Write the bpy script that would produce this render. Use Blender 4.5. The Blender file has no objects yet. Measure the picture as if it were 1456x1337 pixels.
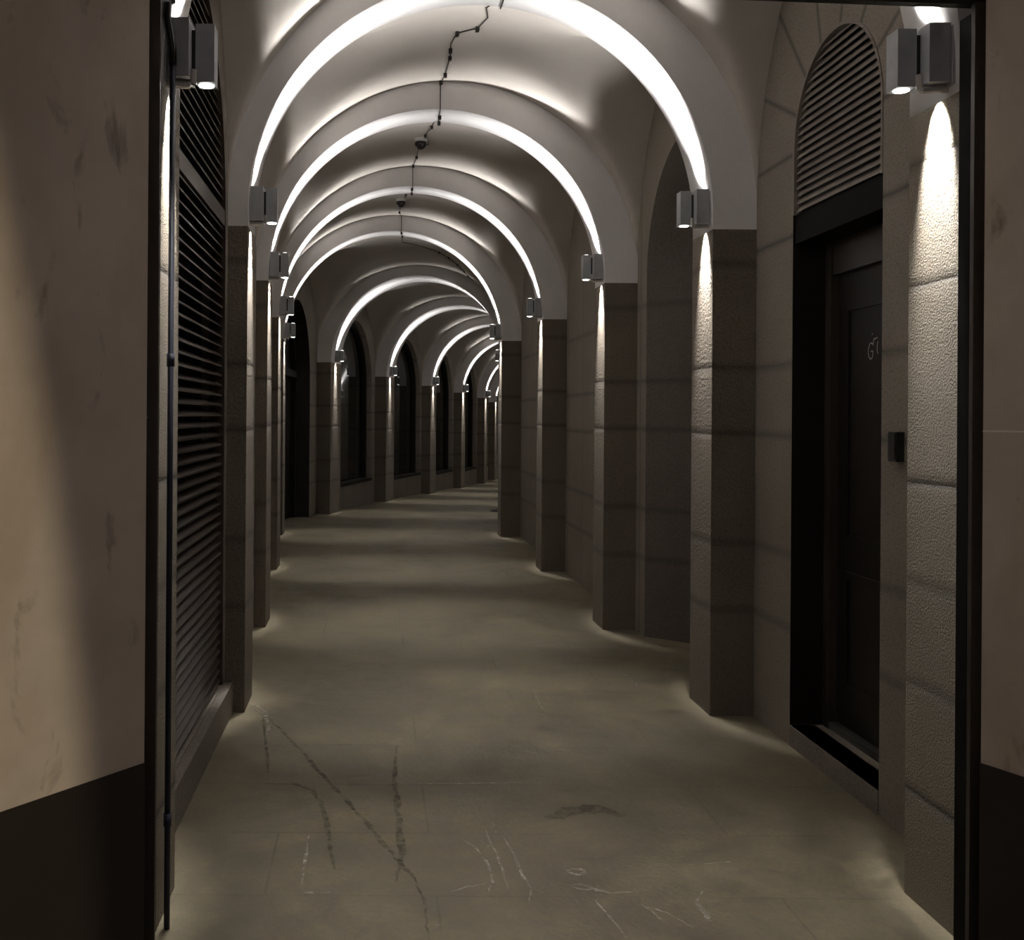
import bpy, bmesh, math, random
from mathutils import Vector, Matrix
random.seed(7)
PI = math.pi
C = bpy.context.scene.collection
sc = bpy.context.scene

# ------------------------------------------------------------------ materials
def new_mat(name):
    m = bpy.data.materials.new(name); m.use_nodes = True
    nt = m.node_tree
    return m, nt, nt.nodes['Principled BSDF']
def N(nt, kind, **kw):
    n = nt.nodes.new(kind)
    for k, v in kw.items(): setattr(n, k, v)
    return n
def L(nt, a, b): nt.links.new(a, b)
def math_n(nt, op, a, b=None, clamp=False):
    n = N(nt, 'ShaderNodeMath', operation=op); n.use_clamp = clamp
    for i, v in enumerate((a, b)):
        if v is None: continue
        if isinstance(v, (int, float)): n.inputs[i].default_value = v
        else: L(nt, v, n.inputs[i])
    return n.outputs[0]
def mixc(nt, fac, a, b, blend='MIX'):
    n = N(nt, 'ShaderNodeMix', data_type='RGBA', blend_type=blend)
    for idx, v in ((0, fac), (6, a), (7, b)):
        if isinstance(v, (int, float)): n.inputs[idx].default_value = v
        elif isinstance(v, tuple): n.inputs[idx].default_value = (*v, 1)
        else: L(nt, v, n.inputs[idx])
    return n.outputs[2]
def noise(nt, co, scale, detail=4, rough=.55, dist=0):
    n = N(nt, 'ShaderNodeTexNoise'); n.inputs['Scale'].default_value = scale
    n.inputs['Detail'].default_value = detail; n.inputs['Roughness'].default_value = rough
    n.inputs['Distortion'].default_value = dist
    L(nt, co, n.inputs['Vector']); return n.outputs['Fac']
def ramp(nt, fac, stops, interp='LINEAR'):
    r = N(nt, 'ShaderNodeValToRGB'); r.color_ramp.interpolation = interp
    e = r.color_ramp.elements
    while len(e) < len(stops): e.new(.5)
    for i, (p, c) in enumerate(stops):
        e[i].position = p
        e[i].color = (c, c, c, 1) if isinstance(c, (int, float)) else (*c, 1)
    L(nt, fac, r.inputs[0]); return r.outputs[0]
def bump(nt, b, h, strength, dist):
    n = N(nt, 'ShaderNodeBump'); n.inputs['Strength'].default_value = strength
    n.inputs['Distance'].default_value = dist
    L(nt, h, n.inputs['Height']); L(nt, n.outputs[0], b.inputs['Normal'])
def simple(name, col, rough=.5, metal=0, spec=.5):
    m, nt, b = new_mat(name)
    co = N(nt, 'ShaderNodeTexCoord').outputs['Object']
    f = noise(nt, co, 14, 3)
    c = mixc(nt, f, tuple(x*.8 for x in col), tuple(min(1, x*1.2) for x in col))
    L(nt, c, b.inputs['Base Color'])
    b.inputs['Roughness'].default_value = rough; b.inputs['Metallic'].default_value = metal
    b.inputs['Specular IOR Level'].default_value = spec
    return m
def joint_mask(nt, z, joints, top=4.0):
    zz = math_n(nt, 'DIVIDE', z, top)
    st = [(0, 0)]
    for j in sorted(joints):
        for d, v in ((-.035, 0), (-.008, .45), (0, 1), (.008, .45), (.035, 0)):
            st.append(((j+d)/top, v))
    return ramp(nt, zz, st[:32])
def stone(name, col, joints, rough=.75, grain=60, bstr=.5, bdist=.006, radial=None, vjoint=None, jdark=.75):
    m, nt, b = new_mat(name)
    co = N(nt, 'ShaderNodeTexCoord').outputs['Object']
    sp = N(nt, 'ShaderNodeSeparateXYZ'); L(nt, co, sp.inputs[0])
    x, z = sp.outputs[0], sp.outputs[2]
    wob = noise(nt, co, 9, 2)
    zw = math_n(nt, 'ADD', z, math_n(nt, 'MULTIPLY', math_n(nt, 'SUBTRACT', wob, .5), .012))
    jm = joint_mask(nt, zw, joints)
    if vjoint:
        vm = math_n(nt, 'ABSOLUTE', math_n(nt, 'SUBTRACT', math_n(nt, 'FRACT', math_n(nt, 'ADD', math_n(nt, 'DIVIDE', x, vjoint), .31)), .5))
        vm = ramp(nt, vm, [(0, .5), (.012, .25), (.04, 0)])
        jm = math_n(nt, 'MAXIMUM', jm, vm)
    if radial:
        cx, zs = radial
        dx = math_n(nt, 'SUBTRACT', x, cx); dz = math_n(nt, 'SUBTRACT', z, zs)
        an = math_n(nt, 'ARCTAN2', dz, dx)
        fr = math_n(nt, 'ABSOLUTE', math_n(nt, 'SUBTRACT', math_n(nt, 'FRACT', math_n(nt, 'ADD', math_n(nt, 'DIVIDE', an, PI/7), .5)), .5))
        rr = math_n(nt, 'SQRT', math_n(nt, 'ADD', math_n(nt, 'MULTIPLY', dx, dx), math_n(nt, 'MULTIPLY', dz, dz)))
        arc = math_n(nt, 'MULTIPLY', fr, rr)
        rm = ramp(nt, arc, [(0, .95), (.02, .5), (.05, 0)])
        up = math_n(nt, 'GREATER_THAN', dz, -.02)
        jm = math_n(nt, 'ADD', math_n(nt, 'MULTIPLY', rm, up), math_n(nt, 'MULTIPLY', jm, math_n(nt, 'SUBTRACT', 1.0, up)), True)
    big = noise(nt, co, 1.6, 4); fine = noise(nt, co, grain, 3, .65); sp2 = noise(nt, co, grain*3.2, 2)
    c = mixc(nt, big, tuple(v*.72 for v in col), tuple(v*1.22 for v in col))
    spk = ramp(nt, sp2, [(.38, .55), (.55, 1.0), (.7, 1.3)])
    c = mixc(nt, .75, c, mixc(nt, 1.0, c, spk, 'MULTIPLY'))
    dk = ramp(nt, fine, [(.3, .6), (.5, 1.0)])
    c = mixc(nt, .7, c, mixc(nt, 1.0, c, dk, 'MULTIPLY'))
    c = mixc(nt, math_n(nt, 'MULTIPLY', jm, jdark), c, tuple(v*.12 for v in col))
    L(nt, c, b.inputs['Base Color']); b.inputs['Roughness'].default_value = rough
    h = math_n(nt, 'SUBTRACT', fine, math_n(nt, 'MULTIPLY', jm, 1.0))
    bump(nt, b, h, bstr, bdist)
    return m
def plaster(name, col, stain=.15, scale=2.0, spots=False, bstr=.08):
    m, nt, b = new_mat(name)
    co = N(nt, 'ShaderNodeTexCoord').outputs['Object']
    f1 = noise(nt, co, scale, 5, .6); f2 = noise(nt, co, scale*9, 4)
    c = mixc(nt, ramp(nt, f1, [(.3, 0), (.7, 1)]), tuple(v*(1-stain) for v in col), tuple(min(1, v*(1+stain*.5)) for v in col))
    c = mixc(nt, math_n(nt, 'MULTIPLY', f2, .25), c, tuple(v*.75 for v in col))
    if spots:
        mp = N(nt, 'ShaderNodeMapping'); mp.inputs['Scale'].default_value = (1, 1, .45); L(nt, co, mp.inputs[0])
        f3 = noise(nt, mp.outputs[0], 9, 5, .6, .6)
        c = mixc(nt, ramp(nt, f3, [(.60, 0), (.74, .8)]), c, tuple(v*.3 for v in col))
        f4 = noise(nt, mp.outputs[0], 2.2, 4, .6, .3)
        c = mixc(nt, ramp(nt, f4, [(.48, 0), (.72, .5)]), c, (col[0]*.62, col[1]*.52, col[2]*.36))
    L(nt, c, b.inputs['Base Color']); b.inputs['Roughness'].default_value = .85
    b.inputs['Specular IOR Level'].default_value = .2
    bump(nt, b, f2, bstr, .01)
    return m

JOINTS = [.57, .93, 1.52, 1.87, 2.43]
M = {}
M['pier'] = stone('granite_pier', (.175, .144, .108), JOINTS, bstr=.8, bdist=.012)
M['pier_near'] = stone('hammered_granite', (.26, .218, .16), [.36, .725, 1.055, 1.39, 2.045, 2.45], grain=125, bstr=1.0, bdist=.012, rough=.6)
M['wall'] = stone('bay_stone', (.27, .235, .195), JOINTS, bstr=.25, bdist=.004, vjoint=.78)
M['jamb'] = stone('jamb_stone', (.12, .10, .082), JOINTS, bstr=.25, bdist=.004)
M['wall_door'] = stone('door_bay_stone', (.27, .235, .195), [.57, .93, 1.52, 1.87, 2.50], bstr=.25, bdist=.004, radial=(.96, 2.90))
M['vault'] = plaster('vault_plaster', (.58, .54, .50), .12, 1.3)
M['ring'] = plaster('arch_plaster', (.80, .782, .785), .06, 2.2)
M['outer'] = plaster('outer_plaster', (.50, .43, .365), .22, 1.8, True)
M['dado'] = simple('dado_granite', (.019, .014, .011), .6, spec=.3)
M['steel'] = simple('black_steel', (.008, .006, .005), .6, spec=.2)
M['steel_brown'] = simple('brown_steel', (.035, .026, .020), .5)
M['louvre'] = simple('louvre_bronze', (.085, .066, .052), .32, .55)
M['louvre_grey'] = simple('louvre_taupe', (.20, .17, .145), .55)
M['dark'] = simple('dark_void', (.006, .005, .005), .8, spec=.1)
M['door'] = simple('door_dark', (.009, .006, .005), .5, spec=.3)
M['alu'] = simple('lamp_grey', (.36, .37, .385), .5, .1)
M['alu_side'] = simple('lamp_grey_light', (.42, .42, .42), .45, .2)
M['threshold'] = simple('worn_threshold', (.09, .085, .08), .35, .4)
M['pvc'] = simple('pale_tube', (.42, .40, .37), .5)
M['pipe'] = simple('blue_grey_pipe', (.012, .015, .030), .5)
M['black'] = simple('black_plastic', (.012, .011, .011), .35)
M['cable'] = simple('cable_black', (.022, .018, .014), .6)
M['white'] = simple('white_plastic', (.62, .60, .57), .5)
M['chalk'] = simple('chalk', (.55, .53, .50), .9)
M['sill'] = stone('sill_stone', (.22, .19, .16), [3.9], bstr=.3, bdist=.004)
m, nt, b = new_mat('lamp_lens'); b.inputs['Emission Color'].default_value = (1, .97, .92, 1); b.inputs['Emission Strength'].default_value = 14; M['lens'] = m
m, nt, b = new_mat('night_glass'); b.inputs['Base Color'].default_value = (.012, .013, .015, 1); b.inputs['Roughness'].default_value = .04; b.inputs['IOR'].default_value = 1.6; M['glass'] = m
m, nt, b = new_mat('smoked_dome'); b.inputs['Base Color'].default_value = (.012, .010, .010, 1); b.inputs['Roughness'].default_value = .12; M['dome'] = m

# floor
m, nt, b = new_mat('floor_stone')
co = N(nt, 'ShaderNodeTexCoord').outputs['Object']
f1 = noise(nt, co, .9, 6, .62, .4); f2 = noise(nt, co, 5, 5, .65, .8); f3 = noise(nt, co, 45, 3)
c = mixc(nt, ramp(nt, f1, [(.36, 0), (.62, 1)]), (.135, .113, .072), (.25, .213, .135))
c = mixc(nt, ramp(nt, f2, [(.35, .55), (.6, 0)]), c, (.105, .088, .062))
c = mixc(nt, ramp(nt, f3, [(.3, .25), (.6, 0)]), c, (.10, .09, .07))
mp = N(nt, 'ShaderNodeMapping'); mp.inputs['Location'].default_value = (.35, .19, 0); L(nt, co, mp.inputs[0])
br = N(nt, 'ShaderNodeTexBrick'); L(nt, mp.outputs[0], br.inputs['Vector'])
br.inputs['Scale'].default_value = 1; br.inputs['Brick Width'].default_value = 1.15; br.inputs['Row Height'].default_value = .53
br.inputs['Mortar Size'].default_value = .006; br.inputs['Mortar Smooth'].default_value = .6
br.inputs['Color1'].default_value = (1, 1, 1, 1); br.inputs['Color2'].default_value = (.86, .86, .86, 1); br.inputs['Mortar'].default_value = (.55, .55, .55, 1)
jn = ramp(nt, noise(nt, co, 1.7, 3), [(.42, .08), (.62, .75)])
c = mixc(nt, jn, c, mixc(nt, 1.0, c, br.outputs['Color'], 'MULTIPLY'))
L(nt, c, b.inputs['Base Color'])
L(nt, ramp(nt, f2, [(.3, .45), (.7, .72)]), b.inputs['Roughness'])
bump(nt, b, math_n(nt, 'ADD', f3, math_n(nt, 'MULTIPLY', f2, 1.5)), .18, .006)
M['floor'] = m
def stain(name, col, alpha):
    m, nt, b = new_mat(name)
    co = N(nt, 'ShaderNodeTexCoord').outputs['Object']
    f = noise(nt, co, 22, 4, .7, .5)
    b.inputs['Base Color'].default_value = (*col, 1); b.inputs['Roughness'].default_value = .6
    L(nt, ramp(nt, f, [(.36, 0), (.62, alpha)]), b.inputs['Alpha'])
    return m
M['stain_dark'] = stain('damp_trail', (.06, .05, .04), .42)
M['stain_light'] = stain('dried_splash', (.52, .47, .39), .75)

# ------------------------------------------------------------------ mesh helpers
def obj(name, bm, mat, parent=None, mw=None, bevel=0, smooth=False):
    me = bpy.data.meshes.new(name)
    if bevel:
        bmesh.ops.bevel(bm, geom=[e for e in bm.edges if len(e.link_faces) == 2 and e.calc_face_angle(0) > .6], offset=bevel, segments=2, profile=.6, affect='EDGES')
    bmesh.ops.recalc_face_normals(bm, faces=bm.faces[:])
    if smooth:
        for f in bm.faces: f.smooth = True
    bm.to_mesh(me); bm.free()
    for mm in (mat if isinstance(mat, (list, tuple)) else [mat]): me.materials.append(mm)
    o = bpy.data.objects.new(name, me); C.objects.link(o)
    if parent is not None: o.parent = parent
    if mw is not None: o.matrix_world = mw
    return o
def tag(o, label, cat, group=None, kind=None):
    o['label'] = label; o['category'] = cat
    if group: o['group'] = group
    if kind: o['kind'] = kind
    return o
def struct(o, label=None, cat=None):
    o['kind'] = 'structure'
    if label: o['label'] = label
    if cat: o['category'] = cat
    return o
def empty(name, mw):
    o = bpy.data.objects.new(name, None); C.objects.link(o); o.matrix_world = mw
    o.empty_display_size = .1
    return o
def box(bm, x0, x1, y0, y1, z0, z1, mi=0):
    v = [bm.verts.new((x, y, z)) for x in (x0, x1) for y in (y0, y1) for z in (z0, z1)]
    for q in ((0,1,3,2), (4,6,7,5), (0,4,5,1), (2,3,7,6), (0,2,6,4), (1,5,7,3)):
        bm.faces.new([v[i] for i in q]).material_index = mi
    return v
def boxbm(*a):
    bm = bmesh.new(); box(bm, *a); return bm
def tube(bm, pts, r, seg=8, caps=True):
    pts = [Vector(p) for p in pts]; rings = []
    for i, p in enumerate(pts):
        d = (pts[min(i+1, len(pts)-1)] - pts[max(i-1, 0)]).normalized()
        a = d.cross(Vector((0, 0, 1)) if abs(d.z) < .9 else Vector((1, 0, 0))).normalized(); b2 = d.cross(a)
        rings.append([bm.verts.new(p + a*math.cos(t)*r + b2*math.sin(t)*r) for t in [2*PI*k/seg for k in range(seg)]])
    for i in range(len(rings)-1):
        for k in range(seg):
            bm.faces.new((rings[i][k], rings[i][(k+1) % seg], rings[i+1][(k+1) % seg], rings[i+1][k]))
    if caps: bm.faces.new(rings[0]); bm.faces.new(rings[-1])
def lathe(bm, prof, seg=20, cx=0, cy=0):
    rings = [[bm.verts.new((cx+r*math.cos(2*PI*k/seg), cy+r*math.sin(2*PI*k/seg), z)) for k in range(seg)] for r, z in prof]
    for i in range(len(rings)-1):
        for k in range(seg):
            bm.faces.new((rings[i][k], rings[i][(k+1) % seg], rings[i+1][(k+1) % seg], rings[i+1][k]))
    bm.faces.new(rings[0]); bm.faces.new(rings[-1])
def frame(o, xd, z=None):
    """matrix with origin o, x axis along xd (horizontal), z up"""
    x = Vector((xd[0], xd[1], 0)).normalized(); y = Vector((0, 0, 1)).cross(x)
    mw = Matrix(((x.x, y.x, 0, o[0]), (x.y, y.y, 0, o[1]), (0, 0, 1, o[2]), (0, 0, 0, 1)))
    return mw

# ------------------------------------------------------------------ plan of the arcade
SP = 2.62                                     # springing height above the paving
def zf(y): return 0.0 if y < 14.1 else -(y-14.1)*.0245
TH = [.31, .36, .36, .36, .36, .88, .83, .64, .5, .5, .5]     # depth of each arch and its piers
Ls = [(-.66, 3.26), (-.68, 5.68), (-.80, 7.97), (-.985, 10.95), (-1.2, 14.1), (-.73, 18.2), (.28, 22.1), (1.40, 25.6), (2.44, 29.0), (3.42, 32.3), (4.12, 35.6)]
Rs = [(1.81, 3.26), (1.825, 5.68), (1.748, 7.97), (1.759, 10.95), (1.72, 14.1)]
ang = [0, 0, 0, 0, 0, 10, 13, 16, 17, 16, 14]
offL = [.13, .107, .09, .10, .20, .25, .24, .22, .22, .22, .22]
offR = [.24, .235, .245, .25, .263, .24, .24, .24, .24, .24, .24]
for i in range(5, 11):
    a = math.radians(ang[i]); w = 2.95
    Rs.append((Ls[i][0]+w*math.cos(a), Ls[i][1]-w*math.sin(a)))
NS = len(Ls)
ST = []
for i in range(NS):
    l, r = Vector(Ls[i]), Vector(Rs[i])
    x = (r-l).normalized(); n = Vector((-x.y, x.x))
    ST.append(dict(l=l, r=r, x=x, n=n, R=(r-l).length/2, c=(l+r)/2, wl=l-x*offL[i], wr=r+x*offR[i], z=zf((l.y+r.y)/2), zl=zf(l.y), zr=zf(r.y)))
STILT = [.08, .085, .03] + [0]*8
RING = [.21]*5 + [.17, .17] + [.20]*4

# ------------------------------------------------------------------ floor (one mesh, slabs, joints and dried marks in it)
bm = bmesh.new()
ys = [-3.0, 3.2, 14.1, 18, 22, 26, 30, 34, 42]
rows = [[bm.verts.new((x, y, zf(y))) for x in (-7, 9)] for y in ys]
for i in range(len(ys)-1): bm.faces.new((rows[i][0], rows[i][1], rows[i+1][1], rows[i+1][0]))
def ribbon(pts, w, mi):
    rnd = random.Random(len(pts)*31+int(pts[0][0]*1000))
    P = [Vector((x, y)) for x, y in pts]; dense = []
    for i in range(len(P)-1):
        for k in range(6): dense.append(P[i].lerp(P[i+1], k/6))
    dense.append(P[-1]); prev = None; n = len(dense)
    for i, p in enumerate(dense):
        d = (dense[min(i+1, n-1)]-dense[max(i-1, 0)]).normalized(); s = Vector((-d.y, d.x))
        ww = w*(.45+rnd.random()*.8)*(.25+.75*math.sin(PI*(i+.5)/n))
        p = p + s*(rnd.random()-.5)*w*.7
        a, b_ = bm.verts.new((*(p+s*ww), .0012+mi*.0004)), bm.verts.new((*(p-s*ww), .0012+mi*.0004))
        if prev:
            f = bm.faces.new((prev[0], a, b_, prev[1])); f.material_index = mi
        prev = (a, b_)
ribbon([(-0.63, 5.726), (-0.523, 5.53), (-0.43, 5.288), (-0.323, 5.014), (-0.225, 4.72), (-0.107, 4.418), (-0.017, 4.152), (0.063, 3.916), (0.105, 3.793), (0.157, 3.65), (0.18, 3.466), (0.183, 3.224)], 0.012, 1)
ribbon([(-0.459, 4.58), (-0.324, 4.574), (-0.244, 4.498), (-0.189, 4.297), (-0.155, 4.011), (-0.125, 3.702)], 0.014, 1)
ribbon([(0.131, 5.131), (0.106, 4.726), (0.11, 4.342), (0.118, 4.015), (0.118, 3.824), (0.088, 3.621)], 0.016, 1)
ribbon([(-0.567, 5.593), (-0.507, 5.117), (-0.454, 4.715)], 0.01, 1)
ribbon([(-0.637, 5.114), (-0.364, 5.12), (-0.16, 5.125), (0.114, 5.131)], 0.005, 1)
ribbon([(0.711, 4.201), (0.81, 4.278), (0.932, 4.318), (1.03, 4.244)], 0.05, 1)
ribbon([(0.333, 4.019), (0.39, 3.922), (0.426, 3.769), (0.422, 3.626), (0.401, 3.546)], 0.006, 2)
ribbon([(0.507, 4.022), (0.526, 3.861), (0.531, 3.712), (0.547, 3.575), (0.525, 3.471)], 0.006, 2)
ribbon([(0.447, 4.089), (0.462, 3.86), (0.469, 3.711), (0.469, 3.573)], 0.006, 2)
ribbon([(0.271, 3.544), (0.334, 3.587), (0.396, 3.61)], 0.006, 2)
ribbon([(0.695, 3.715), (0.721, 3.738), (0.757, 3.727), (0.756, 3.699), (0.719, 3.687), (0.695, 3.715)], 0.012, 2)
ribbon([(0.689, 3.604), (0.734, 3.615), (0.761, 3.573), (0.816, 3.552), (0.888, 3.553)], 0.012, 2)
ribbon([(0.687, 3.593), (0.721, 3.572), (0.769, 3.573)], 0.006, 2)
ribbon([(0.746, 3.5), (0.764, 3.401), (0.783, 3.308), (0.787, 3.232)], 0.006, 2)
ribbon([(0.875, 3.502), (0.914, 3.427), (0.929, 3.356)], 0.006, 2)
ribbon([(1.129, 3.568), (1.078, 3.479), (1.09, 3.406), (1.078, 3.349), (1.059, 3.358)], 0.011, 2)
ribbon([(-0.231, 4.036), (-0.233, 3.818), (-0.229, 3.536)], 0.006, 2)
ribbon([(-0.225, 3.536), (-0.13, 3.538)], 0.006, 2)
ribbon([(0.195, 4.593), (0.348, 4.596), (0.595, 4.61), (0.749, 4.613)], 0.006, 2)
ribbon([(0.955, 6.211), (0.94, 5.906), (0.941, 5.765)], 0.006, 2)
ribbon([(1.577, 6.712), (1.588, 6.393), (1.61, 6.15)], 0.006, 2)
ribbon([(0.483, 4.161), (0.484, 4.056)], 0.006, 2)
ribbon([(0.211, 3.322), (0.227, 3.309)], 0.006, 2)
ribbon([(-0.673, 5.865), (-0.581, 5.727), (-0.511, 5.405), (-0.521, 5.251)], 0.012, 2)
ribbon([(1.196, 3.781), (1.306, 3.807)], 0.006, 2)
ribbon([(0.909, 3.452), (0.964, 3.404), (1.016, 3.311)], 0.006, 2)
fl = obj('floor', bm, [M['floor'], M['stain_dark'], M['stain_light']])
struct(fl)

# ------------------------------------------------------------------ piers and arch bands
ORD = ['first', 'second', 'third', 'fourth', 'fifth', 'sixth', 'seventh', 'eighth', 'ninth', 'tenth', 'eleventh']
SHOW_R = 5
def pier(i, side):
    s = ST[i]; p = s['l'] if side == 'l' else s['r']; off = offL[i] if side == 'l' else offR[i]
    z = s['zl'] if side == 'l' else s['zr']
    mw = frame((p.x, p.y, z), s['x'])
    bm = boxbm(-off-.015, 0, 0, TH[i], -.03, SP+s['z']-z) if side == 'l' else boxbm(0, off+.015, 0, TH[i], -.03, SP+s['z']-z)
    o = obj('stone_pier', bm, M['pier_near'] if i == 0 else M['pier'], mw=mw, bevel=.006)
    sd = 'left' if side == 'l' else 'right'
    if i == 0: lab = f'rough hammered granite pier at the {sd} of the arcade entrance' + (', with the vertical pipe' if side == 'l' else ', lit in a bright cone')
    else: lab = f'granite pier under the {ORD[i]} lamp on the {sd} side, counted from the entrance'
    tag(o, lab, 'pier', 'granite piers of the arcade')
def ring(i):
    s = ST[i]; R = s['R']; a0 = offL[i]; a1 = offR[i]; h = R+RING[i]
    mw = frame((s['c'].x, s['c'].y, s['z']+SP), s['x'])
    bm = bmesh.new(); n = 64; rows = []
    for k in range(n+1):
        t = PI - PI*k/n
        ci, si = math.cos(t), math.sin(t)
        hw = (2*R+a0+a1)/2; cx = (a1-a0)/2
        ox, oz = cx+(hw+.02)*ci, (h+.02)*si
        st = STILT[i]
        rows.append([bm.verts.new(v) for v in ((R*ci, 0, st+R*si), (R*ci, TH[i], st+R*si), (ox, TH[i], st+oz), (ox, 0, st+oz))])
    for q in (0, -1):
        row = [bm.verts.new((v.co.x, v.co.y, 0)) for v in rows[q]]
        rows.insert(0, row) if q == 0 else rows.append(row)
    n += 2
    for k in range(n):
        for j in range(4):
            f = bm.faces.new((rows[k][j], rows[k][(j+1) % 4], rows[k+1][(j+1) % 4], rows[k+1][j]))
            f.smooth = (j in (0, 2))
    bm.faces.new(rows[0]); bm.faces.new(rows[-1])
    o = obj('arch_band', bm, M['ring'], mw=mw)
    tag(o, f'white plaster round arch band spanning the {ORD[i]} pair of piers from the entrance', 'arch', 'round arch bands of the arcade')
for i in range(NS):
    pier(i, 'l'); ring(i)
    pier(i, 'r')

# ------------------------------------------------------------------ groin vaults between the arches
def smax(a, b, k=.09):
    h = max(k-abs(a-b), 0)/k
    return max(a, b)+h*h*k*.25
def vault(i):
    s0, s1 = ST[i], ST[i+1]
    A0 = s0['wl']+s0['n']*TH[i]*.98; A1 = s1['wl']+s1['n']*.01; B0 = s0['wr']+s0['n']*TH[i]*.98; B1 = s1['wr']+s1['n']*.01
    h0, h1 = s0['R']+RING[i], s1['R']+RING[i+1]
    hl = (h0+h1)/2-.06+(STILT[i]+STILT[i+1])/2
    nu, nv = 72, 40; bm = bmesh.new(); g = []
    for b_ in range(nv+1):
        ps = PI*b_/nv; v = (1-math.cos(ps))/2
        a, c2 = A0.lerp(A1, v), B0.lerp(B1, v); ctr = (a+c2)/2; half = (c2-a)/2
        hb = h0+(h1-h0)*v; zl = hl*math.sin(ps); sv = STILT[i]+(STILT[i+1]-STILT[i])*v; z0 = SP+s0['z']+(s1['z']-s0['z'])*v
        row = []
        for u_ in range(nu+1):
            ph = PI*u_/nu; p = ctr-half*math.cos(ph)*1.004
            row.append(bm.verts.new((p.x, p.y, z0+smax(hb*math.sin(ph)+sv*min(1, math.sin(ph)*4), zl))))
        g.append(row)
    for b_ in range(nv):
        for u_ in range(nu):
            bm.faces.new((g[b_][u_], g[b_][u_+1], g[b_+1][u_+1], g[b_+1][u_]))
    o = obj('ceiling', bm, M['vault'], smooth=True)
    struct(o)
for i in range(NS-1): vault(i)

# ------------------------------------------------------------------ bay walls
def arched_wall(name, P0, P1, z0, mat, op=None, ztop=4.05, reveal=None):
    """wall from P0 to P1, local x along, y outward, z up; op = dict(c, hw, zb, zs, rise, d, hb) an arched opening with a (splayed) reveal"""
    d = Vector(P1)-Vector(P0); ln = d.length
    mw = frame((P0[0], P0[1], z0), d)
    bm = bmesh.new()
    def quad(*pts, mi=0): bm.faces.new([bm.verts.new(p) for p in pts]).material_index = mi
    rv = 1 if reveal else 0
    if not op:
        quad((0, 0, -.1), (ln, 0, -.1), (ln, 0, ztop), (0, 0, ztop))
    else:
        c, hw, zb, zs, rise, dp, hb = [op[k] for k in ('c', 'hw', 'zb', 'zs', 'rise', 'd', 'hb')]
        quad((0, 0, -.1), (c-hw, 0, -.1), (c-hw, 0, ztop), (0, 0, ztop))
        quad((c+hw, 0, -.1), (ln, 0, -.1), (ln, 0, ztop), (c+hw, 0, ztop))
        if zb > 0:
            quad((c-hw, 0, -.1), (c+hw, 0, -.1), (c+hw, 0, zb), (c-hw, 0, zb))
            quad((c-hw, 0, zb), (c+hw, 0, zb), (c+hb, dp, zb), (c-hb, dp, zb))
        n = 32
        fr = [(c-hw*math.cos(PI*k/n), zs+rise*math.sin(PI*k/n)) for k in range(n+1)]
        rb = rise-(hw-hb)
        bk = [(c-hb*math.cos(PI*k/n), zs+rb*math.sin(PI*k/n)) for k in range(n+1)]
        zlow = zb if zb > 0 else -.1
        fr = [(c-hw, zlow)]+fr+[(c+hw, zlow)]; bk = [(c-hb, zlow)]+bk+[(c+hb, zlow)]
        for k in range(len(fr)-1):
            (x0, a0), (x1, a1) = fr[k], fr[k+1]; (u0, b0), (u1, b1) = bk[k], bk[k+1]
            if abs(x1-x0) > 1e-6: quad((x0, 0, a0), (x1, 0, a1), (x1, 0, ztop), (x0, 0, ztop))
            quad((x0, 0, a0), (x1, 0, a1), (u1, dp, b1), (u0, dp, b0), mi=rv)
    bmesh.ops.remove_doubles(bm, verts=bm.verts[:], dist=1e-5)
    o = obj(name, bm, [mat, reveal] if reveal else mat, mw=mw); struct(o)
    return mw, ln
def arch_z(x, op, grow=0.0):
    t = (x-op['c'])/op['hw']
    return op['zs']+op['rise']*math.sqrt(max(0, 1-t*t))
def slats(op, z0, z1, pitch, wd, y0, tilt, th=.005):
    bm = bmesh.new(); z = z0
    while z < z1-.01:
        if z <= op['zs']: h = op['hw']
        else: h = op['hw']*math.sqrt(max(0, 1-((z-op['zs'])/op['rise'])**2))
        if h > .04:
            dy, dz = wd*math.cos(tilt), wd*math.sin(tilt)
            v = []
            for x in (op['c']-h, op['c']+h):
                v += [bm.verts.new((x, y0, z)), bm.verts.new((x, y0+dy, z+dz)), bm.verts.new((x, y0+dy, z+dz+th)), bm.verts.new((x, y0, z+th))]
            for q in ((0,1,2,3), (4,7,6,5), (0,4,5,1), (1,5,6,2), (2,6,7,3), (3,7,4,0)): bm.faces.new([v[k] for k in q])
        z += pitch
    return bm
def arch_frame(op, zb, w, y0, y1, hwk='hw'):
    """a frame following an arched opening"""
    bm = bmesh.new(); n = 32; hw = op[hwk]; rise = op['rise']-(op['hw']-hw)
    o1 = [(op['c']-hw, zb)]+[(op['c']-hw*math.cos(PI*k/n), op['zs']+rise*math.sin(PI*k/n)) for k in range(n+1)]+[(op['c']+hw, zb)]
    hi = hw-w; ri = rise-w
    o2 = [(op['c']-hi, zb)]+[(op['c']-hi*math.cos(PI*k/n), op['zs']+ri*math.sin(PI*k/n)) for k in range(n+1)]+[(op['c']+hi, zb)]
    rows = [[bm.verts.new(p) for p in ((a[0], y0, a[1]), (a[0], y1, a[1]), (b_[0], y1, b_[1]), (b_[0], y0, b_[1]))] for a, b_ in zip(o1, o2)]
    for k in range(len(rows)-1):
        for j in range(4): bm.faces.new((rows[k][j], rows[k][(j+1) % 4], rows[k+1][(j+1) % 4], rows[k+1][j]))
    bm.faces.new(rows[0]); bm.faces.new(rows[-1])
    return bm
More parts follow.
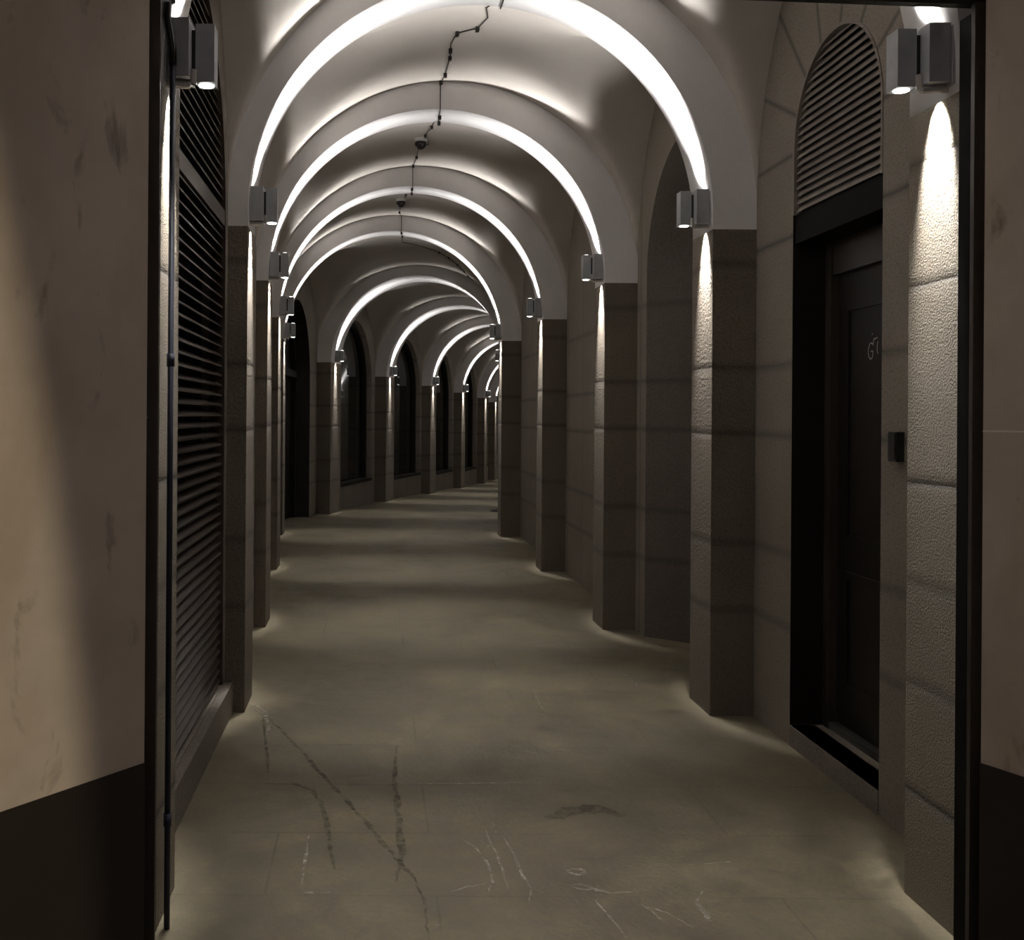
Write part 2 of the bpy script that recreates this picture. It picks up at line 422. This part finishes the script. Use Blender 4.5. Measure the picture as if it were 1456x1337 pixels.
def arch_panel(op, zb, y, hwk='hb', th=.02):
    bm = bmesh.new(); n = 32; hw = op[hwk]+.03; rise = op['rise']-(op['hw']-op[hwk])+.03
    o1 = [(op['c']-hw, zb)]+[(op['c']-hw*math.cos(PI*k/n), op['zs']+rise*math.sin(PI*k/n)) for k in range(n+1)]+[(op['c']+hw, zb)]
    f = bm.faces.new([bm.verts.new((x, y, z)) for x, z in o1])
    r = bmesh.ops.extrude_face_region(bm, geom=[f])
    bmesh.ops.translate(bm, verts=[v for v in r['geom'] if isinstance(v, bmesh.types.BMVert)], vec=(0, th, 0))
    return bm

def wallpts(i, side):
    s0, s1 = ST[i], ST[i+1]
    if side == 'l': return s0['wl'], s1['wl']+s1['n']*.05
    return s1['wr']+s1['n']*.05, s0['wr']
# left bay 0: great louvred grille over a stone sill
P0, P1 = wallpts(0, 'l')
opL = dict(c=1.36, hw=.99, zb=.17, zs=2.66, rise=1.0, d=.13, hb=.99)
mw, ln = arched_wall('wall_left', P0, P1, 0, M['wall'], opL)
g = empty('louvre_grille', mw); tag(g, 'tall dark arched louvre grille filling the left bay between the entrance pier and the next', 'grille', 'arched louvres')
obj('slats', slats(opL, .19, 3.64, .052, .046, .012, math.radians(32), .009), M['louvre'], g)
obj('frame', arch_frame(opL, .17, .02, .0, .08), M['louvre'], g)
obj('transom', boxbm(opL['c']-.96, opL['c']+.96, .002, .08, 2.60, 2.68), M['louvre'], g)
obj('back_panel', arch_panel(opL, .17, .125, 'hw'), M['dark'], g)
# left bays 1-3 plain
for i in (1, 2, 3):
    P0, P1 = wallpts(i, 'l'); arched_wall('wall_left', P0, P1, 0, M['wall'])
# left bay 4: open dark doorway
P0, P1 = wallpts(4, 'l'); ln = (P1-P0).length
op4 = dict(c=ln*.5+.18, hw=1.15, zb=0, zs=2.35, rise=1.15, d=.35, hb=1.10)
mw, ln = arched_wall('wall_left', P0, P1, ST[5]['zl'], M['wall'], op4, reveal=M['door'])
o = empty('door_2', mw); struct(o, 'tall dark arched doorway in the left wall where the arcade bends', 'door')
obj('leaf', arch_panel(op4, -.02, .30), M['door'], o)
obj('frame', arch_frame(op4, -.02, .08, .22, .30, 'hb'), M['steel'], o)
obj('transom', boxbm(op4['c']-1.06, op4['c']+1.06, .2, .3, 2.33, 2.45), M['steel'], o)
# left bays 5-9: arched shop windows
for k, i in enumerate(range(5, NS-1)):
    P0, P1 = wallpts(i, 'l'); ln = (P1-P0).length
    z0 = ST[i+1]['zl']
    op = dict(c=(ln+TH[i])/2+.05, hw=1.22, zb=.52, zs=2.45, rise=1.22, d=.22, hb=1.20)
    mw, ln = arched_wall('wall_left', P0, P1, z0, M['wall'], op)
    o = empty(f'window_{k+1}', mw)
    struct(o, f'dark arched window in the {ORD[k]} bay after the bend, reflecting the lamps', 'window')
    obj('pane', arch_panel(op, .50, .17), M['glass'], o)
    obj('frame', arch_frame(op, .52, .07, .10, .17, 'hb'), M['steel'], o)
    obj('sill', boxbm(op['c']-1.2, op['c']+1.2, -.03, .12, .47, .525), M['steel'], o)
# right bay 0: door under arched louvre
P0, P1 = wallpts(0, 'r')
opR = dict(c=.96+.05, hw=.46, zb=.10, zs=2.90, rise=.46, d=.24, hb=.46)
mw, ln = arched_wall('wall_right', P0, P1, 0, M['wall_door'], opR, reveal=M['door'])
g = empty('louvre_grille', mw); tag(g, 'small arched louvre above the dark door on the right, taupe slats', 'grille', 'arched louvres')
obj('slats', slats(opR, 2.61, 3.34, .037, .046, .010, math.radians(58), .005), M['louvre_grey'], g)
obj('frame', arch_frame(opR, 2.60, .016, -.004, .035), M['louvre_grey'], g)
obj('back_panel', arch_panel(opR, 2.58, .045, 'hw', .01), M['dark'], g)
d = empty('door_1', mw); struct(d, 'dark panelled door set deep in the right wall under an arched louvre', 'door')
bm = boxbm(opR['c']-.40, opR['c']+.40, .20, .24, .14, 2.30)
obj('leaf', bm, M['door'], d)
bm = bmesh.new()
for x0, x1, za, zb in ((-.30, .30, .32, .88), (-.30, .30, 1.02, 2.15)):
    c0 = opR['c']
    for q in ((x0, x1, za, za+.035), (x0, x1, zb-.035, zb), (x0, x0+.035, za, zb), (x1-.035, x1, za, zb)):
        box(bm, c0+q[0], c0+q[1], .188, .201, q[2], q[3])
obj('moulding', bm, M['door'], d)
bm = bmesh.new()
box(bm, opR['c']-.46, opR['c']-.395, .16, .24, .10, 2.46); box(bm, opR['c']+.395, opR['c']+.46, .16, .24, .10, 2.46)
box(bm, opR['c']-.395, opR['c']+.395, .17, .24, 2.30, 2.46)
obj('frame', bm, M['steel_brown'], d)
obj('transom', boxbm(opR['c']-.46, opR['c']+.46, .012, .24, 2.46, 2.60), M['dark'], d)
obj('threshold', boxbm(opR['c']-.46, opR['c']+.46, .165, .24, .10, .135), M['threshold'], d)
# chalk writing on the door leaf, partly cut off by the jamb
bm = bmesh.new()
def chalk(pts, w=.0028):
    pp = [Vector((opR['c']+x, .1985, z)) for x, z in pts]
    for i in range(len(pp)-1):
        dd = (pp[i+1]-pp[i]).normalized(); s_ = Vector((-dd.z, 0, dd.x))*w
        bm.faces.new([bm.verts.new(v) for v in (pp[i]-s_, pp[i+1]-s_, pp[i+1]+s_, pp[i]+s_)])
CH = (-.07, 1.91)
def gl(pts): chalk([(CH[0]+x*.85, CH[1]+z*.58) for x, z in pts])
gl([(.035, .05), (.02, .065), (.0, .06), (-.015, .03), (-.02, 0), (-.012, -.04), (.005, -.06), (.025, -.055), (.035, -.02), (.035, .0), (.012, .0)])
gl([(.035, .045), (.042, .09), (.085, .10)])
gl([(.09, .07), (.082, .04), (.082, 0), (.09, -.025)])
gl([(.022, .13), (.03, .135)])
cm = obj('chalk_mark', bm, M['chalk'], d); cm['label'] = 'white hand-drawn chalk mark'
# right bay 1: deep arched stone recess with splayed jambs
P0, P1 = wallpts(1, 'r'); ln = (P1-P0).length
op1 = dict(c=ln/2-.05, hw=.83, zb=0, zs=2.62, rise=.86, d=.42, hb=.45)
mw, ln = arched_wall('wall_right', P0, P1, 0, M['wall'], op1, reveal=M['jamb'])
d = empty('door_3', mw); struct(d, 'dark door at the back of the splayed arched recess in the second right bay', 'door')
obj('leaf', arch_panel(op1, -.02, .42), M['door'], d)
obj('frame', arch_frame(op1, -.02, .06, .36, .42, 'hb'), M['steel_brown'], d)
# right bays 2.. : plain stone
for i in range(2, NS-1):
    P0, P1 = wallpts(i, 'r'); arched_wall('wall_right', P0, P1, ST[i]['z']-.05, M['wall'])
# far end
s = ST[-1]
e0, e1 = s['wl']+s['n']*1.2-s['x']*.5, s['wr']+s['n']*1.2+s['x']*.5
arched_wall('wall_far', e0, e1, s['z'], M['wall'], None, 4.4)
# stone sills (kerbs) under the louvre and the door
def kerb(name, P, dirv, x0, x1, z1, proj, lab):
    mwk = frame((P[0], P[1], 0), dirv)
    o = obj(name, boxbm(x0, x1, -proj, .12, -.02, z1), M['sill'], mw=mwk, bevel=.008)
    return tag(o, lab, 'sill')
P0, P1 = wallpts(0, 'l'); kerb('stone_sill', P0, P1-P0, .33, 2.43, .165, .045, 'long low stone sill beneath the tall left louvre grille')
P0, P1 = wallpts(0, 'r'); kerb('door_step', P0, P1-P0, opR['c']-.457, opR['c']+.457, .10, .004, 'low dark stone step in front of the right-hand door')

# ------------------------------------------------------------------ twin wall lamps
def make_sconce(sg):
    """origin on the pier face at the springing line; x inward (times sg), y deeper"""
    root = empty('wall_lamp', Matrix())
    def bx(x0, x1, *r): return boxbm(*(sorted((sg*x0, sg*x1))), *r)
    obj('back_plate', bx(0, .008, .03, .125, .03, .215), M['alu'], root)
    for nm, xa, xb, ya, yb in (('inner_box', .010, .076, .04, .160), ('outer_box', .088, .148, .095, .170)):
        bm = bx(xa, xb, ya, yb, .04, .225)
        b_ = obj(nm, bm, M['alu'], root)
        cx, cy = sg*(xa+xb)/2, (ya+yb)/2
        for zz in ((.0385, .2265) if nm == 'outer_box' else (.2265,)):
            bm = bmesh.new(); lathe(bm, [(.024, zz-.0015), (.024, zz+.0015)], 16, cx, cy)
            obj('lens', bm, M['lens'], b_)
    obj('link', bx(.076, .088, .097, .113, .06, .205), M['black'], root)
    bm = bmesh.new(); tube(bm, [(sg*.0, .075, .028), (sg*.075, .085, .026), (sg*.081, .088, .03), (sg*.082, .088, .075)], .0125, 10)
    obj('conduit_stub', bm, M['pvc'], root)
    return root
protos = {'l': make_sconce(1), 'r': make_sconce(-1)}
def dup(root):
    r = root.copy(); C.objects.link(r)
    for ch in root.children:
        c_ = ch.copy(); C.objects.link(c_); c_.parent = r
        for g_ in ch.children:
            d_ = g_.copy(); C.objects.link(d_); d_.parent = c_
    return r
LC = (1.0, .975, .945)
def spot(name, loc, aim, power, half, blend, rad=.022, col=LC):
    ld = bpy.data.lights.new(name, 'SPOT'); ld.energy = power; ld.color = col
    ld.spot_size = 2*half; ld.spot_blend = blend; ld.shadow_soft_size = rad
    o = bpy.data.objects.new(name, ld); C.objects.link(o)
    o.location = loc; o.rotation_euler = (Vector(aim)-Vector(loc)).to_track_quat('-Z', 'Y').to_euler()
    return o
UP_I, UP_O, DN_I, DN_O = 195, 72, 270, 68
used = {'l': False, 'r': False}
for i in range(NS):
    for side in 'lr':
        s = ST[i]; p = s['l'] if side == 'l' else s['r']; sg = 1 if side == 'l' else -1
        z = s['z']+SP
        po = p + s['n']*max(0, (TH[i]-.36)*.5)
        mw = frame((po.x, po.y, z), s['x'])
        r = protos[side] if not used[side] else dup(protos[side]); used[side] = True
        r.matrix_world = mw
        sd = 'left' if side == 'l' else 'right'
        if i == 0: lab = f'grey twin-box wall lamp on the {sd} entrance pier, largest on that side'
        else: lab = f'grey twin-box wall lamp on the {sd} row, {ORD[i]} from the entrance'
        tag(r, lab, 'wall lamp', 'twin-box wall lamps on the piers')
        def P(x, y, zz): return mw @ Vector((sg*x, y, zz))
        k = 1.0
        spot('uplight', P(.043, .125, .235), P(.20, .30, 1.2), UP_I*k, math.radians(49), .9)
        spot('uplight', P(.118, .150, .235), P(.42, .30, 1.2), UP_O*k, math.radians(36), .8)
        spot('downlight', P(.043, .125, .03), P(-.90, .15, -2.4), DN_I*k, math.radians(24.5), .5)
        spot('downlight', P(.118, .132, .03), P(.80, .17, -2.6), DN_O*k, math.radians(28), .8)

# ------------------------------------------------------------------ entrance: splayed outer walls, dado, black steel portal
def outer(name, A, B, flip, ztop=5.2):
    d = Vector(B)-Vector(A); mw = frame((A[0], A[1], 0), d)
    bm = bmesh.new(); ln = d.length; th = .25
    y0, y1 = (0, th) if not flip else (-th, 0)
    box(bm, 0, ln, y0, y1, .61, ztop, 0)
    o = obj(name, bm, M['outer'], mw=mw); struct(o)
    bm = boxbm(0, ln, y0 - (.004 if not flip else 0), y1 + (.004 if flip else 0), -.03, .61)
    return obj('baseboard_'+name.split('_')[1], bm, M['dado'], mw=mw)
dl = Vector((.587, .809)); eL = Vector((-.643, 3.0)); sL = eL-dl*2.6
struct(outer('wall_left', sL, eL, False))
dr = Vector((.395, -.919)).normalized(); eR = Vector((1.765, 3.05)); sR = eR+dr*3.2
struct(outer('wall_right', eR, sR, False))
# thin pale mortar line on the right wall, dark one on the left wall
mwR = frame((eR.x, eR.y, 0), sR-eR)
bm = boxbm(.0, 3.2, -.0015, .002, 1.567, 1.572); o = obj('trim_1', bm, M['white'], mw=mwR); struct(o)
mwL = frame((sL.x, sL.y, 0), dl)
bm = boxbm(.0, 2.6, -.0015, .002, 1.590, 1.594); o = obj('trim_2', bm, M['outer'], mw=mwL); struct(o)
g = empty('portal_frame', Matrix.Translation((0, 3.1, 0))); tag(g, 'black steel portal frame around the arcade entrance, posts and top beam', 'frame')
def wbox(name, a, mat): return obj(name, boxbm(*a), mat, g, Matrix())
def pbox(name, a, mat):
    x0, x1, y0, y1, z0, z1 = a
    return obj(name, boxbm(x0, x1, y0-3.1, y1-3.1, z0, z1), mat, g)
pl = pbox('post', (-.70, -.672, 3.10, 3.24, -.02, 3.4), M['steel'])
obj('flange', boxbm(-.672, -.636, 3.12-3.1, 3.135-3.1, -.02, 3.4), M['steel_brown'], pl)
pr = pbox('post', (1.800, 1.90, 3.19, 3.25, -.02, 2.83), M['dark'])
obj('flange', boxbm(1.762, 1.81, 3.10-3.1, 3.12-3.1, -.02, 2.83), M['steel_brown'], pr)
bm = bmesh.new(); box(bm, -.80, 1.95, .02, .05, 2.83, 3.0)
bmesh.ops.rotate(bm, verts=bm.verts[:], cent=(1.77, .05, 2.83), matrix=Matrix.Rotation(math.radians(4.3), 3, 'Z'))
obj('beam', bm, M['steel'], g)

# conduit pipe on the left entrance pier
g = empty('conduit_pipe', Matrix.Translation((-.630, 3.283, 0))); tag(g, 'thin blue-grey vertical conduit pipe running up the left entrance pier to its lamp', 'pipe')
bm = bmesh.new(); tube(bm, [(0, 0, 0), (0, 0, 2.71)], .0095, 12); obj('pipe', bm, M['pipe'], g, smooth=True)
for zc in (1.77, .34, 2.71):
    bm = bmesh.new(); tube(bm, [(0, 0, zc-.02), (0, 0, zc+.02)], .0125, 12); obj('coupling', bm, M['pipe'], g, smooth=True)
bm = bmesh.new(); tube(bm, [(0, 0, 2.70), (-.001, -.008, 2.745), (-.008, -.02, 2.79), (-.013, -.03, 2.83), (-.012, -.03, 2.865), (.0, -.01, 2.885)], .013, 12)
obj('flexible_hose', bm, M['black'], g, smooth=True)

# black intercom box on the right wall
mw = frame((2.048, 4.105, 1.495), (0, -1))
g = empty('intercom_box', mw); tag(g, 'small black box on the stone between right door and entrance pier', 'intercom')
obj('housing', boxbm(-.032, .032, -.026, .006, -.058, .058), M['black'], g, bevel=.005)
obj('cover', boxbm(-.026, .026, -.030, -.026, -.048, .05), M['black'], g)

# ------------------------------------------------------------------ ceiling cable and dome cameras
dg = bpy.context.evaluated_depsgraph_get(); dg.update()
def up(x, y, z0=2.9):
    ok, loc, nrm, _, ob, _ = sc.ray_cast(dg, Vector((x, y, z0)), Vector((0, 0, 1)))
    return (loc.z if ok else 4.0), nrm
CP = [(.72, 5.70), (.715, 6.10), (.72, 6.50), (.69, 6.57), (.715, 6.72), (.667, 6.91), (.542, 7.0), (.513, 7.17), (.527, 7.42), (.518, 7.80), (.493, 8.0), (.50, 8.33), (.535, 8.8),
      (.50, 9.28), (.462, 9.61), (.512, 9.95), (.425, 10.1), (.415, 10.6), (.395, 11.0), (.40, 11.32), (.38, 12.0), (.375, 12.70), (.335, 13.2), (.332, 13.85), (.365, 14.12), (.39, 14.5), (.41, 15.5), (.43, 15.94), (.72, 16.2), (1.02, 16.46), (1.34, 16.9), (1.56, 17.5), (1.69, 17.74)]
CLIPS = [(.72, 6.45), (.667, 6.91), (.542, 7.0), (.52, 7.30), (.527, 7.45), (.518, 7.80), (.497, 7.965), (.50, 8.15), (.505, 8.31), (.50, 9.28), (.462, 9.61), (.418, 10.5), (.40, 10.90), (.395, 11.05), (.40, 11.28), (.375, 12.55), (.33, 13.8), (.37, 14.2), (.39, 14.45), (1.02, 16.46), (1.18, 16.65), (1.34, 16.9), (1.48, 17.25), (1.56, 17.5)]
pts = []
for a_, b_ in zip(CP, CP[1:]):
    n_ = max(2, int((Vector(b_)-Vector(a_)).length/.05))
    for k_ in range(n_):
        q = Vector(a_).lerp(Vector(b_), k_/n_); z_ = up(q.x, q.y)[0]-.007
        if pts and abs(z_-pts[-1][2]) > .06:            # a step at an arch band: run straight up or down its face
            lo, hi = pts[-1][1], q.y; down = z_ < pts[-1][2]; zp = pts[-1][2]
            for _ in range(14):
                md = (lo+hi)/2
                if abs(up(q.x, md)[0]-.007-zp) < .06: lo = md
                else: hi = md
            ye = lo-.008 if down else lo+.009
            pts += [(q.x, ye, zp), (q.x, ye, z_)]
        pts.append((q.x, q.y, z_))
g = empty('ceiling_cable', Matrix.Translation(pts[0])); tag(g, 'thin black cable clipped along the crown of the vault, linking the dome cameras', 'cable')
bm = bmesh.new(); tube(bm, [Vector(p)-Vector(pts[0]) for p in pts], .0042, 6); obj('wire', bm, M['cable'], g)
for x, y in CLIPS:
    z_ = up(x, y)[0]
    obj('clip', boxbm(x-.012-pts[0][0], x+.012-pts[0][0], y-.02-pts[0][1], y+.02-pts[0][1], z_-.026-pts[0][2], z_-pts[0][2]), M['black'], g)
def dome(x, y, lab):
    z, _ = up(x, y)
    g = empty('dome_camera', Matrix.Translation((x, y, z))); tag(g, lab, 'camera', 'dome cameras on the vault')
    bm = bmesh.new(); lathe(bm, [(.060, .02), (.062, -.03), (.058, -.034)], 24); obj('mount', bm, M['white'], g)
    bm = bmesh.new(); lathe(bm, [(.054, -.034), (.055, -.05)]+[(.055*math.cos(t), -.05-.052*math.sin(t)) for t in [PI/2*k/8 for k in range(1, 8)]]+[(.004, -.102)], 24)
    obj('dome', bm, M['dome'], g, smooth=True)
dome(.425, 9.75, 'dark dome camera on the vault nearer the entrance, behind the third arch')
dome(.325, 12.85, 'dark dome camera on the vault farther in, behind the fourth arch')

# small dark thing on the paving half behind a pier
z = zf(19.4)
bm = bmesh.new(); lathe(bm, [(.16, 0), (.165, .015), (.12, .03), (.05, .045), (.03, .07), (.01, .075)], 24)
o = obj('post_base', bm, M['black'], mw=Matrix.Translation((2.335, 19.4, z)), smooth=True)
tag(o, 'low dark round base on the paving, half hidden behind the fifth right pier', 'base')

# ------------------------------------------------------------------ light from the street
spot('street_lamp_light', (6.76, -17.4, 2.07), (-7.80, -6.87, .07), 6300, math.radians(33.75), .008, .06, (1.0, .86, .62))
w = bpy.data.worlds.new('night'); sc.world = w; w.use_nodes = True
bg = w.node_tree.nodes['Background']; bg.inputs[0].default_value = (1.0, .90, .86, 1); bg.inputs[1].default_value = .17

# ------------------------------------------------------------------ camera
cam = bpy.data.cameras.new('camera'); co_ = bpy.data.objects.new('camera', cam); C.objects.link(co_)
cam.sensor_width = 36; cam.sensor_fit = 'HORIZONTAL'; cam.lens = 1500/1456*36
cam.shift_x = (728-530)/1456; cam.shift_y = (592-668.5)/1456
cam.clip_start = .05
co_.matrix_world = Matrix.Translation((0, 0, 1.6)) @ Matrix.Rotation(PI/2, 4, 'X') @ Matrix.Rotation(math.radians(.4), 4, 'Z')
sc.camera = co_
sc.view_settings.view_transform = 'Standard'
sc.view_settings.look = 'None'
sc.view_settings.exposure = 0.0
sc.cycles.use_denoising = True
sc.cycles.max_bounces = 8
sc.cycles.diffuse_bounces = 5
